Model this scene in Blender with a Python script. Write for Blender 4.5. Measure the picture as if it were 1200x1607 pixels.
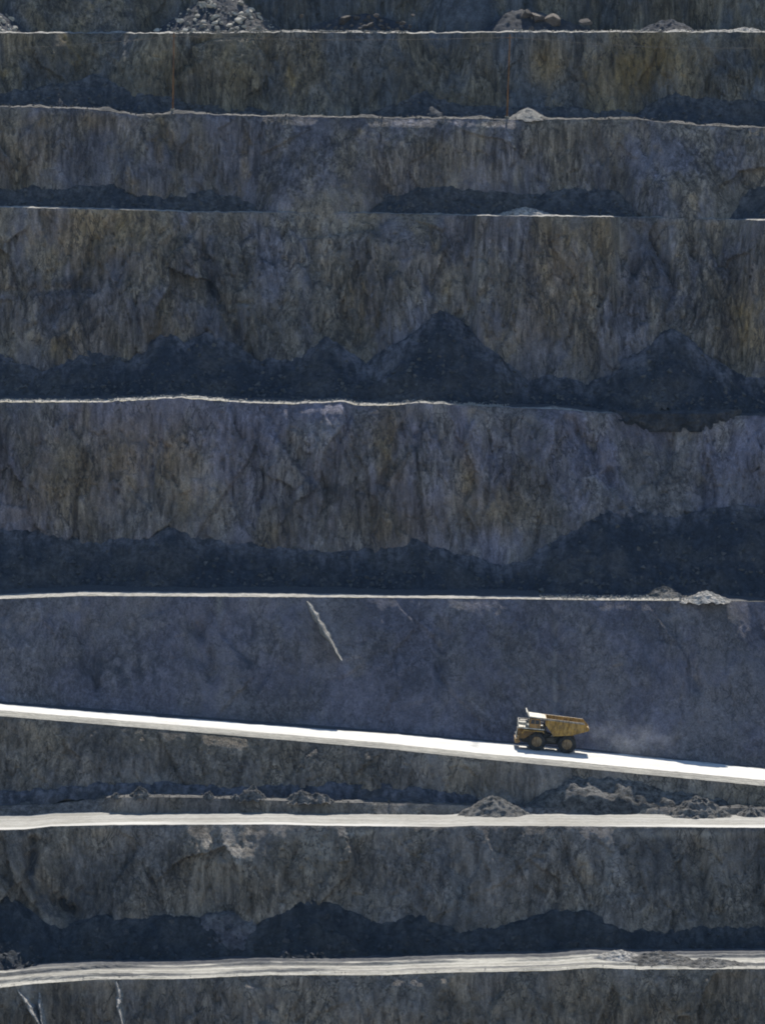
import bpy, bmesh, math, random
import numpy as np
from mathutils import Vector, Matrix
for o in list(bpy.data.objects): bpy.data.objects.remove(o)
sc = bpy.context.scene
C = sc.collection
R = math.radians

# ------------------------------------------------------------------ camera
F, CX, CY, HROW = 9500.0, 600.0, 803.5, 0.0       # focal length and horizon row in photo pixels
CAMZ = 185.0
PITCH = math.atan((CY-HROW)/F)
cam = bpy.data.cameras.new('camera'); camo = bpy.data.objects.new('camera', cam); C.objects.link(camo)
camo.location = (0, 0, CAMZ); camo.rotation_euler = (math.pi/2-PITCH, 0, 0)
cam.sensor_fit = 'HORIZONTAL'; cam.sensor_width = 36.0; cam.lens = 36.0*F/1200.0
cam.clip_start = 5; cam.clip_end = 60000
sc.camera = camo

# ------------------------------------------------------------------ light
SUN_EL, SUN_AZ = R(46), R(4)
sv = Vector((math.sin(SUN_AZ)*math.cos(SUN_EL), math.cos(SUN_AZ)*math.cos(SUN_EL), math.sin(SUN_EL)))
w = bpy.data.worlds.new('World'); sc.world = w; w.use_nodes = True
nt = w.node_tree; nt.nodes.clear()
sky = nt.nodes.new('ShaderNodeTexSky'); sky.sky_type = 'NISHITA'; sky.sun_disc = False
sky.sun_elevation = SUN_EL; sky.sun_rotation = SUN_AZ; sky.altitude = 400; sky.air_density = 1.0; sky.dust_density = 0.1; sky.ozone_density = 2.8
bg = nt.nodes.new('ShaderNodeBackground'); bg.inputs['Strength'].default_value = 0.1
wo = nt.nodes.new('ShaderNodeOutputWorld')
nt.links.new(sky.outputs[0], bg.inputs[0]); nt.links.new(bg.outputs[0], wo.inputs[0])
sl = bpy.data.lights.new('sun', 'SUN'); sl.energy = 5.0; sl.angle = R(0.5); sl.color = (1.0, 0.95, 0.86)
so = bpy.data.objects.new('sun', sl); C.objects.link(so); so.location = (0, 900, 600)
so.rotation_euler = (-sv).to_track_quat('-Z', 'Y').to_euler()
sc.view_settings.view_transform = 'Standard'; sc.view_settings.look = 'None'
sc.view_settings.exposure = 0.7; sc.view_settings.gamma = 1.0; sc.view_settings.use_curve_mapping = False
sc.cycles.filter_width = 1.9; sc.cycles.max_bounces = 6; sc.cycles.volume_bounces = 1
sc.cycles.volume_step_rate = 1.0

# ------------------------------------------------------------------ pixel helpers
_ct, _st = math.cos(PITCH), math.sin(PITCH)
def ray(px, row):
    px = np.asarray(px, float); row = np.asarray(row, float)
    u = CY-row
    return (px-CX)+0*u, F*_ct+u*_st+0*px, -F*_st+u*_ct+0*px
def unproj(px, row, Y):
    dx, dy, dz = ray(px, row)
    return dx*Y/dy, CAMZ+dz*Y/dy
def proj(x, y, z):
    d = y*_ct-(z-CAMZ)*_st
    up = y*_st+(z-CAMZ)*_ct
    return CX+x*F/d, CY-up*F/d
def P(px, row, Y):
    x, z = unproj(px, row, Y); return Vector((float(x), Y, float(z)))
def zline(x, Y, poly):
    """height of the line that runs through the given points, at ground columns x and distance Y"""
    xs = [p[0] for p in poly]; rs = [p[1] for p in poly]
    px = CX+x*F/Y; z = None
    for _ in range(3):
        row = np.interp(px, xs, rs)
        # extend past the ends with the mean slope
        dx, dy, dz = ray(px, row)
        z = CAMZ+dz*Y/dy
        px, _r = proj(x, Y+0*x, z)
    return z

# ------------------------------------------------------------------ noise
def h2(ix, iy, s):
    n = (ix.astype(np.int64)*374761393+iy.astype(np.int64)*668265263+s*1442695041) & 0xffffffff
    n = ((n ^ (n >> 13))*1274126177) & 0xffffffff
    n = ((n ^ (n >> 15))*2246822519) & 0xffffffff
    return ((n ^ (n >> 16)) & 0xffffff)/float(0x1000000)
def perlin(x, y, s=0):
    x0 = np.floor(x); y0 = np.floor(y); fx = x-x0; fy = y-y0
    u = fx**3*(fx*(fx*6-15)+10); v = fy**3*(fy*(fy*6-15)+10)
    def g(ax, ay):
        a = h2(x0+ax, y0+ay, s)*2*math.pi
        return np.cos(a)*(fx-ax)+np.sin(a)*(fy-ay)
    a = g(0,0)*(1-u)+g(1,0)*u; b = g(0,1)*(1-u)+g(1,1)*u
    return (a*(1-v)+b*v)*1.5
def fbm(x, y, s=0, n=4, gain=.5):
    r = 0; a = 1
    for i in range(n):
        r = r+a*perlin(x*2**i+17.3*i, y*2**i+9.1*i, s+i*7); a *= gain
    return r
def facets(x, y, s, off, tilt):
    """planar rock facets: jittered cells, each with an offset and a tilt of its own; returns height and edge distance"""
    x0 = np.floor(x); y0 = np.floor(y)
    d1 = np.full(x.shape, 9.); d2 = np.full(x.shape, 9.); val = np.zeros(x.shape)
    for ax in (-1, 0, 1):
        for ay in (-1, 0, 1):
            cx = x0+ax; cy = y0+ay
            jx = cx+h2(cx, cy, s); jy = cy+h2(cx, cy, s+1)
            ex = x-jx; ey = y-jy; d = ex*ex+ey*ey
            v = (h2(cx, cy, s+2)-.5)*2*off+((h2(cx, cy, s+3)-.5)*ex+(h2(cx, cy, s+4)-.5)*ey)*2*tilt
            nearer = d < d1
            d2 = np.where(nearer, d1, np.minimum(d2, d)); val = np.where(nearer, v, val); d1 = np.minimum(d1, d)
    return val, np.sqrt(d2)-np.sqrt(d1)
def sstep(a, b, x):
    t = np.clip((x-a)/(b-a), 0, 1); return t*t*(3-2*t)

# ------------------------------------------------------------------ materials
class NB:
    def __init__(s, name):
        s.m = bpy.data.materials.new(name); s.m.use_nodes = True; s.t = s.m.node_tree; s.t.nodes.clear()
    def n(s, typ, **kw):
        nd = s.t.nodes.new(typ)
        for k, v in kw.items():
            if hasattr(nd, k): setattr(nd, k, v)
        return nd
    def put(s, sock, v):
        if isinstance(v, bpy.types.NodeSocket): s.t.links.new(v, sock)
        elif v is not None: sock.default_value = v
    def noise(s, vec, scale, detail=4, rough=.55, out=0, dist=0):
        nd = s.n('ShaderNodeTexNoise'); s.put(nd.inputs['Vector'], vec)
        nd.inputs['Scale'].default_value = scale; nd.inputs['Detail'].default_value = detail
        nd.inputs['Roughness'].default_value = rough; nd.inputs['Distortion'].default_value = dist
        return nd.outputs[out]
    def mapv(s, vec, sca, loc=(0,0,0), rot=(0,0,0), typ='POINT'):
        nd = s.n('ShaderNodeMapping'); nd.vector_type = typ; s.put(nd.inputs['Vector'], vec)
        nd.inputs['Scale'].default_value = sca; nd.inputs['Location'].default_value = loc; nd.inputs['Rotation'].default_value = rot
        return nd.outputs[0]
    def ramp(s, f, a, b, lo=0., hi=1.):
        nd = s.n('ShaderNodeMapRange'); nd.interpolation_type = 'SMOOTHSTEP'
        s.put(nd.inputs[0], f); nd.inputs[1].default_value = a; nd.inputs[2].default_value = b
        nd.inputs[3].default_value = lo; nd.inputs[4].default_value = hi
        return nd.outputs[0]
    def math(s, op, a, b=None, c=None):
        nd = s.n('ShaderNodeMath', operation=op); s.put(nd.inputs[0], a)
        if b is not None: s.put(nd.inputs[1], b)
        if c is not None: s.put(nd.inputs[2], c)
        return nd.outputs[0]
    def mix(s, f, a, b, mode='MIX'):
        nd = s.n('ShaderNodeMix'); nd.data_type = 'RGBA'; nd.blend_type = mode; nd.clamp_factor = True
        s.put(nd.inputs[0], f)
        for i, v in ((6, a), (7, b)):
            if isinstance(v, tuple): v = v if len(v) == 4 else v+(1,)
            s.put(nd.inputs[i], v)
        return nd.outputs[2]
    def obj(s):
        return s.n('ShaderNodeTexCoord').outputs['Object']
    def attr(s, name='tint'):
        a = s.n('ShaderNodeAttribute'); a.attribute_name = name
        sp = s.n('ShaderNodeSeparateColor'); s.t.links.new(a.outputs['Color'], sp.inputs[0]); return sp.outputs
    def bump(s, h, strength, dist, nrm=None):
        b = s.n('ShaderNodeBump'); s.put(b.inputs['Height'], h); b.inputs['Strength'].default_value = strength
        b.inputs['Distance'].default_value = dist
        if nrm is not None: s.put(b.inputs['Normal'], nrm)
        return b.outputs[0]
    def out(s, col, rough=.9, nrm=None, metal=0., spec=.25):
        p = s.n('ShaderNodeBsdfPrincipled'); s.put(p.inputs['Base Color'], col if not isinstance(col, tuple) else col+(1,))
        s.put(p.inputs['Roughness'], rough); p.inputs['Metallic'].default_value = metal
        p.inputs['Specular IOR Level'].default_value = spec
        if nrm is not None: s.put(p.inputs['Normal'], nrm)
        o = s.n('ShaderNodeOutputMaterial'); s.t.links.new(p.outputs[0], o.inputs[0]); return s.m

def rock_mat(name, cool, warm, ochre, pale, dark, ocamt, streak=.46, cont=.78):
    b = NB(name); o = b.obj(); at = b.attr()
    big = b.noise(b.mapv(o, (.06,.06,.03)), 1, 6, .62, 0, .15)                  # broad zones of stone
    big2 = b.noise(b.mapv(o, (.2,.2,.06), (3,9,4)), 1, 5, .62, 0, .2)
    col = b.mix(b.ramp(b.math('ADD', b.math('MULTIPLY', big, .6), b.math('MULTIPLY', big2, .4)), .43, .57), cool, warm)
    pat = b.noise(b.mapv(o, (.13,.13,.06), (5,2,8)), 1, 6, .62, 0, .6)
    om = b.math('ADD', b.ramp(pat, .57, .75, 0, ocamt), b.math('MULTIPLY', at[0], b.ramp(pat, .30, .58, .12, 1.0)))
    col = b.mix(om, col, ochre)
    tone = b.noise(b.mapv(o, (.085,.085,.06), (21,5,3)), 1, 5, .62, 0, .2)
    col = b.mix(1.0, col, b.mix(b.ramp(tone, .36, .64), (1-.36*cont,)*3, (1+.24*cont,)*3), 'MULTIPLY')
    st = b.noise(b.mapv(o, (1.3,1.3,.11), (1,2,3)), 1, 6, .62, 0, .4)              # streaks run down the face, not everywhere
    sm = b.ramp(b.noise(b.mapv(o, (.06,.06,.08), (7,7,1)), 1, 3, .5), .36, .58, .3, 1)
    col = b.mix(sm, col, b.mix(1.0, col, b.mix(b.ramp(st, .36, .66), (1-streak,)*3, (1+streak*.6,)*3), 'MULTIPLY'))
    st2 = b.noise(b.mapv(o, (.5,.5,.11), (11,2,3)), 1, 7, .68, 0, .15)
    col = b.mix(1.0, col, b.mix(b.ramp(st2, .36, .64), (1-.34*cont,)*3, (1+.28*cont,)*3), 'MULTIPLY')
    gr = b.noise(b.mapv(o, (1,1,.7)), 3.6, 4, .8)
    col = b.mix(1.0, col, b.mix(b.ramp(gr, .3, .7), (.70,)*3, (1.30,)*3), 'MULTIPLY')
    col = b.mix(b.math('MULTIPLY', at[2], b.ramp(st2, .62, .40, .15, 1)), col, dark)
    col = b.mix(b.math('MULTIPLY', at[1], b.ramp(st2, .35, .6, .45, 1)), col, pale)
    def joints(scale, loc, rot, width, amt):
        jn = b.noise(b.mapv(o, tuple(1/c for c in scale), loc, rot, 'TEXTURE'), 1, 4, .55, 0, .25)
        return b.math('MULTIPLY', b.ramp(b.math('ABSOLUTE', b.math('SUBTRACT', jn, .5)), .0, width, 1, 0), b.ramp(big2, .42, .55, 0, amt*min(1, cont*1.3)))
    crm = b.math('MAXIMUM', joints((.5,.5,.03), (4,7,1), (0,.07,0), .015, .75), joints((.26,.26,.022), (14,7,9), (0,.5,0), .008, .75))
    crm = b.math('MAXIMUM', crm, joints((.22,.22,.02), (2,17,5), (0,-.42,0), .008, .75))
    col = b.mix(crm, col, tuple(c*.28 for c in cool))
    hb = b.math('ADD', b.math('MULTIPLY', b.math('MULTIPLY', st, sm), 1.2), b.math('MULTIPLY', st2, 1.6))
    hb = b.math('ADD', b.math('ADD', hb, b.math('MULTIPLY', gr, .35)), b.math('MULTIPLY', crm, -.5))
    return b.out(col, .93, b.bump(hb, .9, .55))
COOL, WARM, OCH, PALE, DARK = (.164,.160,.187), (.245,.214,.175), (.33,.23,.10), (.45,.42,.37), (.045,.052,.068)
M = {}
M['upper'] = rock_mat('rock upper', COOL, WARM, OCH, PALE, DARK, .55)
M['mid'] = rock_mat('rock middle', (.180,.172,.214), (.225,.205,.195), OCH, PALE, DARK, .2, .34)
M['smooth'] = rock_mat('rock smooth', (.152,.145,.175), (.182,.168,.172), (.22,.185,.14), PALE, DARK, .08, .3, .5)
M['top'] = rock_mat('rock top', (0.113, 0.121, 0.135), (0.200, 0.175, 0.132), (.32,.225,.09), PALE, DARK, .6)
M['low'] = rock_mat('rock lower', (.188,.168,.152), (.252,.212,.165), (.28,.22,.14), PALE, DARK, .2, .36)

def gravel_mat(name, a, bb, scale=1.4, bump=.35, contrast=.45, stripes=0.):
    b = NB(name); o = b.obj(); at = b.attr()
    n1 = b.noise(b.mapv(o, (.12,.12,.12)), 1, 5, .6)
    col = b.mix(b.ramp(n1, .35, .65), a, bb)
    n2 = b.noise(o, scale, 5, .75)
    col = b.mix(1.0, col, b.mix(b.ramp(n2, .32, .68), (1-contrast,)*3, (1+contrast,)*3), 'MULTIPLY')
    if stripes:
        s1 = b.noise(b.mapv(o, (.012,.85,.0)), 1, 4, .7)
        col = b.mix(1.0, col, b.mix(b.ramp(s1, .38, .6), (1-stripes,)*3, (1.12,)*3), 'MULTIPLY')
    col = b.mix(at[1], col, (.46,.445,.41))
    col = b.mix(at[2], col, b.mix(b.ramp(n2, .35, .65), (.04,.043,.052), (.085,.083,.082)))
    return b.out(col, .95, b.bump(n2, .8, bump))
def scree_mat(name, a, bb, st, fine):
    b = NB(name); o = b.obj(); at = b.attr(); n1 = b.noise(b.mapv(o, (.11,.11,.11)), 1, 5, .62)
    col = b.mix(b.ramp(n1, .40, .66), a, bb)
    n2 = b.noise(o, 1.1, 6, .78); n4 = b.noise(b.mapv(o, (.8,.25,.25), (3,3,1)), 1, 4, .6)
    col = b.mix(b.math('MULTIPLY', at[0], b.ramp(n4, .35, .6, .2, 1)), col, fine)          # fines and wall dust at the head of the slope
    col = b.mix(1.0, col, b.mix(b.ramp(n2, .32, .68), (.6,)*3, (1.4,)*3), 'MULTIPLY')
    col = b.mix(1.0, col, b.mix(b.ramp(n4, .35, .65), (.78,)*3, (1.2,)*3), 'MULTIPLY')
    n3 = b.noise(o, 1.7, 2, .5); col = b.mix(b.ramp(n3, .64, .76, 0, .4), col, st)
    return b.out(col, .95, b.bump(n2, .9, .7))
M['scree'] = scree_mat('dark scree', (.034,.040,.053), (.084,.080,.080), (.16,.15,.14), (.145,.14,.155))
M['screelight'] = scree_mat('grey scree', (.052,.057,.068), (.082,.079,.078), (.18,.17,.15), (.13,.125,.125))
M['screeblack'] = scree_mat('black scree', (.024,.030,.038), (.046,.046,.046), (.12,.115,.105), (.07,.07,.072))
M['screefan'] = scree_mat('washed fines', (.11,.10,.112), (.15,.14,.142), (.18,.17,.15), (.17,.16,.15))
M['screestone'] = gravel_mat('scree stone', (.075,.076,.08), (.11,.106,.104), 1.5, .2, .3)
M['bench'] = gravel_mat('bench dirt', (.24,.228,.205), (.31,.295,.265), 1.1, .3, .4)
M['benchdim'] = gravel_mat('bench dim dirt', (.06,.057,.053), (.115,.108,.098), .9, .4, .5)
M['spillpale'] = gravel_mat('pale broken rock', (.2,.19,.172), (.29,.275,.25), 1.4, .4, .45)
M['road'] = gravel_mat('haul road dust', (.50,.485,.45), (.56,.545,.505), .8, .08, .1, .10)
M['trackpale'] = gravel_mat('upper track dust', (.25,.238,.21), (.30,.288,.26), .9, .15, .15, .25)
M['track'] = gravel_mat('bench track dust', (.28,.266,.232), (.34,.325,.285), .9, .2, .2, .5)
M['verge'] = gravel_mat('road verge', (.20,.192,.17), (.25,.24,.21), .9, .3, .25, .3)
M['pale'] = gravel_mat('pale gravel', (.26,.245,.22), (.34,.32,.29), 1.6, .5, .6)
M['heapgrey'] = gravel_mat('grey gravel', (.17,.16,.145), (.21,.2,.18), 1.6, .3, .4)
M['rubble'] = gravel_mat('grey rubble', (.065,.063,.06), (.12,.114,.105), 1.1, .8, .75)
M['ground'] = gravel_mat('pit floor', (.2,.19,.17), (.26,.245,.22), .05, .3, .2)

# ------------------------------------------------------------------ meshes
def tag(o, label=None, cat=None, group=None, kind=None):
    for k, v in (('label', label), ('category', cat), ('group', group), ('kind', kind)):
        if v: o[k] = v
    return o
def link(name, me, mat=None, parent=None):
    o = bpy.data.objects.new(name, me); C.objects.link(o)
    if mat is not None: me.materials.append(mat)
    if parent is not None: o.parent = parent
    return o
def grid_mesh(name, X, Y, Z, mat, tint=None, mask=None, smooth=True):
    """rows x cols arrays -> one mesh; rows run from high/back to low/front"""
    nr, nc = X.shape
    idx = np.arange(nr*nc).reshape(nr, nc)
    q = np.stack([idx[:-1,:-1], idx[1:,:-1], idx[1:,1:], idx[:-1,1:]], -1).reshape(-1, 4)
    co = np.stack([X, Y, Z], -1).reshape(-1, 3)
    tv = None if tint is None else np.concatenate([tint.reshape(-1, 3), np.ones((nr*nc, 1))], 1)
    if mask is not None:
        mk = mask.reshape(-1); q = q[mk[q].any(1)]
        used = np.unique(q); re = np.zeros(nr*nc, int); re[used] = np.arange(len(used)); q = re[q]; co = co[used]
        if tv is not None: tv = tv[used]
    me = bpy.data.meshes.new(name)
    me.vertices.add(len(co)); me.vertices.foreach_set('co', co.astype(np.float32).ravel())
    me.loops.add(q.size); me.loops.foreach_set('vertex_index', q.ravel().astype(np.int32))
    me.polygons.add(len(q)); me.polygons.foreach_set('loop_start', np.arange(0, q.size, 4, dtype=np.int32))
    me.polygons.foreach_set('loop_total', np.full(len(q), 4, np.int32))
    me.update(calc_edges=True); me.validate()
    me.polygons.foreach_set('use_smooth', np.full(len(me.polygons), smooth, bool))
    if tv is not None:
        a = me.color_attributes.new('tint', 'FLOAT_COLOR', 'POINT'); a.data.foreach_set('color', tv.astype(np.float32).ravel())
    return link(name, me, mat)

# ------------------------------------------------------------------ the pit: levels from the lowest bench up
XS = np.concatenate([np.arange(-135, -84, 1.2), np.arange(-84, 84.01, .3), np.arange(85.2, 135, 1.2)])
LV = [
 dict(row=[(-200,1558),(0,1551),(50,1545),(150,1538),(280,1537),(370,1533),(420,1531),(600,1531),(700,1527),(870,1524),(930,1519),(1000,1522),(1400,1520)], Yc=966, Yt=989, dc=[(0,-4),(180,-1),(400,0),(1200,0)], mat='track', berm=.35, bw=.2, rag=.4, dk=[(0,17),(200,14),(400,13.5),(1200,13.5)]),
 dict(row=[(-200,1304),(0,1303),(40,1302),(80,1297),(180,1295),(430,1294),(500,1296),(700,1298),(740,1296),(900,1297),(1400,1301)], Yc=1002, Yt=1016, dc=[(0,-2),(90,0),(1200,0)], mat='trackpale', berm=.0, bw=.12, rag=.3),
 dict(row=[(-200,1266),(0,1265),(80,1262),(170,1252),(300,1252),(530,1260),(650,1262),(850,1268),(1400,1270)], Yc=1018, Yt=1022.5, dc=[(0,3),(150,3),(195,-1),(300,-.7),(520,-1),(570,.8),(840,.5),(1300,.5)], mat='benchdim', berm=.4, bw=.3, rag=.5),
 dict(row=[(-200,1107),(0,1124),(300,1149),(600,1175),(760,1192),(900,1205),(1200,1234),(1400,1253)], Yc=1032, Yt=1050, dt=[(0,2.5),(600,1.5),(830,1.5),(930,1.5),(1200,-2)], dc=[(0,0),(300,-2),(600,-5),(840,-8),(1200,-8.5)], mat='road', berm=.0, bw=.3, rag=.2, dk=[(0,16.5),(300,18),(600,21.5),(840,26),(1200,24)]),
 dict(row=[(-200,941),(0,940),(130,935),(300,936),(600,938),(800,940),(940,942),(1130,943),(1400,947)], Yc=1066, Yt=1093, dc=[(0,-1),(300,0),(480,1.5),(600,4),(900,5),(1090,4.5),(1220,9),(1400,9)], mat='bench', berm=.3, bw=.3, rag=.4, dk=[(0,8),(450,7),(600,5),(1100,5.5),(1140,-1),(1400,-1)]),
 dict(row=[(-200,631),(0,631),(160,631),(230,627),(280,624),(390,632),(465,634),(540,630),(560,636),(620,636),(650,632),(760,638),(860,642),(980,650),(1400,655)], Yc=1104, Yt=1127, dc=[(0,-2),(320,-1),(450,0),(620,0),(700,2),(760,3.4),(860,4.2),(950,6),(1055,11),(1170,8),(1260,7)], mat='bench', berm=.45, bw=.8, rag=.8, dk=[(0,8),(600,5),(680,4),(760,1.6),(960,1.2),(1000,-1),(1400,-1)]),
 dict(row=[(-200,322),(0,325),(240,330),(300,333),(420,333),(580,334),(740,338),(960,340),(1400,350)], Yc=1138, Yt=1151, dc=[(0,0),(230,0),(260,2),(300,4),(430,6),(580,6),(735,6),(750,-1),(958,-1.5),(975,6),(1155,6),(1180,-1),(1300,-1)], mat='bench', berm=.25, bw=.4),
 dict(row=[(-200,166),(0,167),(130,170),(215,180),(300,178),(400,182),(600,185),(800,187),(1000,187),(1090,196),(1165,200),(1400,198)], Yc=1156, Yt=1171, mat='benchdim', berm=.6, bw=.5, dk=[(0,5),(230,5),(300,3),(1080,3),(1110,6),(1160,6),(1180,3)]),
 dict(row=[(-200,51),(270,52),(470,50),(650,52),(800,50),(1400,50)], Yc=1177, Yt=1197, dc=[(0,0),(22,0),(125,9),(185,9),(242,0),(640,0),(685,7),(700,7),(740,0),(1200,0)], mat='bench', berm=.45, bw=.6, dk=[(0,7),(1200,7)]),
]
for i, L in enumerate(LV):
    d = L.get('dc', [(0,0),(1200,0)])
    px = CX+XS*F/L['Yc']
    yc = L['Yc']+np.interp(px, [a for a,_ in d], [b for _,b in d])+L.get('rag',1)*(.7*fbm(XS/14, XS*0+i*3.7, 31+i, 3)+.32*fbm(XS/2.1, XS*0+i, 77+i, 3))
    L['yc'] = yc
    L['z'] = zline(XS, yc, L['row'])+L.get('rag',1)*.13*fbm(XS/1.7, XS*0+i*5, 177+i, 3)
# the lowest toe is the pit floor, the top crest is the rim
FLOOR = dict(yt=np.full(XS.shape, 955.), z=np.full(XS.shape, 0.))
RIM = dict(yc=1201+.9*fbm(XS/12, XS*0+3, 5, 3), z=LV[-1]['z']*0+CAMZ+10.5+.8*fbm(XS/16, XS*0, 9, 3))
for L in LV:
    dt = L.get('dt', [(0,0),(1200,0)])
    L['yt'] = L['Yt']+np.interp(CX+XS*F/L['Yt'], [a for a,_ in dt], [b for _,b in dt])+(.5 if 'dt' in L else 1.2)*fbm(XS/19, XS*0+L['Yt'], 3, 3)

def blobs(px, row, lst):
    r = np.zeros(px.shape)
    for (cx, cy, rx, ry, s) in lst:
        r = np.maximum(r, s*np.exp(-(((px-cx)/rx)**2+((row-cy)/ry)**2)))
    return r
OCHRE = [(60,400,110,80,.6),(200,360,120,60,.6),(130,520,130,60,.4),(250,520,50,50,.45),(230,720,90,60,.75),(100,760,90,80,.6),(440,840,40,30,.8),(300,790,60,50,.5),
 (612,690,26,70,.75),(600,830,90,50,.5),(735,750,18,40,.8),(780,800,90,40,.55),(860,95,30,40,.7),(1000,105,80,60,.9),(400,90,170,50,.5),(890,430,70,90,.55),(1175,500,40,60,.8),
 (950,380,40,40,.4),(1000,1580,200,40,.5),(640,320,200,100,.2),(480,120,80,60,.4),(30,250,80,50,.4),(850,500,100,60,.4),(200,1160,300,20,.4),(1170,1240,60,15,.5),(450,1340,80,50,.3),
 (100,60,120,60,.4),(120,190,120,15,.5)]
PALEB = [(350,1350,38,40,.6),(360,1470,35,30,.16),(370,1362,14,10,.5),(345,955,5,18,.5),(1010,770,25,10,.25),(505,1330,25,60,.3),(715,1400,14,50,.3),(955,1370,10,60,.3),(1080,1310,80,6,.5),(560,1308,50,4,.6),  # pale rock patches; grazing sunlight on them is put into the colour
 (40,1575,8,40,.5),(60,1590,10,30,.6),(186,1560,6,14,.6),(190,1590,6,12,.6),(560,1197,60,3,.2),(720,1199,50,3,.25),(980,1245,110,22,.3),(1050,360,8,60,.25),(975,360,6,30,.5),(870,1050,4,120,.25),
 (810,370,5,60,.25),(540,410,12,60,.15),(1150,770,40,30,.2)]
DARKB = [(50,1365,9,44,.9),(100,1420,48,24,1.0),(1050,320,25,20,.5),(330,440,14,60,.6),(360,520,20,40,.5),(520,770,30,10,.6),(840,670,14,20,.5),(250,560,4,4,.1),  # dark rock patches; shade in fissures and hollows is put into their colour
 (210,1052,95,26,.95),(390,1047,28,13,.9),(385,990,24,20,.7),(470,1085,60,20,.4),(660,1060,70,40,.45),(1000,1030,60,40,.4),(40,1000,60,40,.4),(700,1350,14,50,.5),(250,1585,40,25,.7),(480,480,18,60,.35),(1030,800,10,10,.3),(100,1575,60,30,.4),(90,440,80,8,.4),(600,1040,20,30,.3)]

def seg_dist(px, row, pts):
    d = np.full(px.shape, 1e9)
    for (x0,y0),(x1,y1) in zip(pts[:-1], pts[1:]):
        vx, vy = x1-x0, y1-y0; t = np.clip(((px-x0)*vx+(row-y0)*vy)/(vx*vx+vy*vy), 0, 1)
        d = np.minimum(d, np.hypot(px-x0-t*vx, row-y0-t*vy))
    return d
BULGE = [(350,1350,36,34,3.3)]
FISS = [([(870,945),(874,1040),(880,1120)],7,.9), ([(700,950),(690,1060)],9,1.0), ([(1050,960),(1090,1080)],11,1.3), ([(300,960),(330,1060)],10,1.2), ([(120,960),(150,1080)],11,1.2),
 ([(470,345),(520,450),(560,540)],9,1.5), ([(800,350),(770,450),(720,500)],8,1.3), ([(1000,345),(1050,430),(1060,500)],13,1.8), ([(180,340),(120,440),(60,540)],8,1.3),
 ([(640,645),(600,760)],7,1.1), ([(900,660),(960,760)],11,1.5), ([(420,650),(520,780)],9,1.3), ([(560,190),(600,300)],9,1.2), ([(250,190),(320,320)],9,1.2), ([(1000,200),(1060,320)],12,1.4),
 ([(880,1305),(930,1420)],9,1.2), ([(480,1305),(440,1400)],9,1.1), ([(1080,1305),(1120,1430)],10,1.2),
 ([(300,345),(335,440),(372,520),(408,580)], 9, 1.6), ([(700,1310),(715,1360),(735,1420)], 9, 1.5), ([(48,1322),(48,1350),(53,1385),(72,1412),(112,1436)], 11, 3.2), ([(250,650),(262,720),(270,810)], 4, .8),
 ([(130,690),(142,790)], 4, .7), ([(412,690),(416,780)], 5, .9), ([(490,350),(490,470)], 8, .8), ([(940,350),(952,440),(960,560)], 4, .8), ([(0,455),(140,452)], 7, .8),
 ([(40,520),(80,490),(110,560)], 4, .7), ([(880,640),(905,680)], 5, .8), ([(1090,400),(1120,470)], 6, .8), ([(535,350),(537,540)], 4, .6)]
# places where fallen rock carries on down across a bench: (upper level, px centre, half width px, outward metres at the toe)
SPILLS = {6: [(500,95,7.0),(1075,85,7.0)], 7: [(500,60,2)], 8: [(110,130,8.0),(735,60,8.)], 5: [], 4: []}

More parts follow.
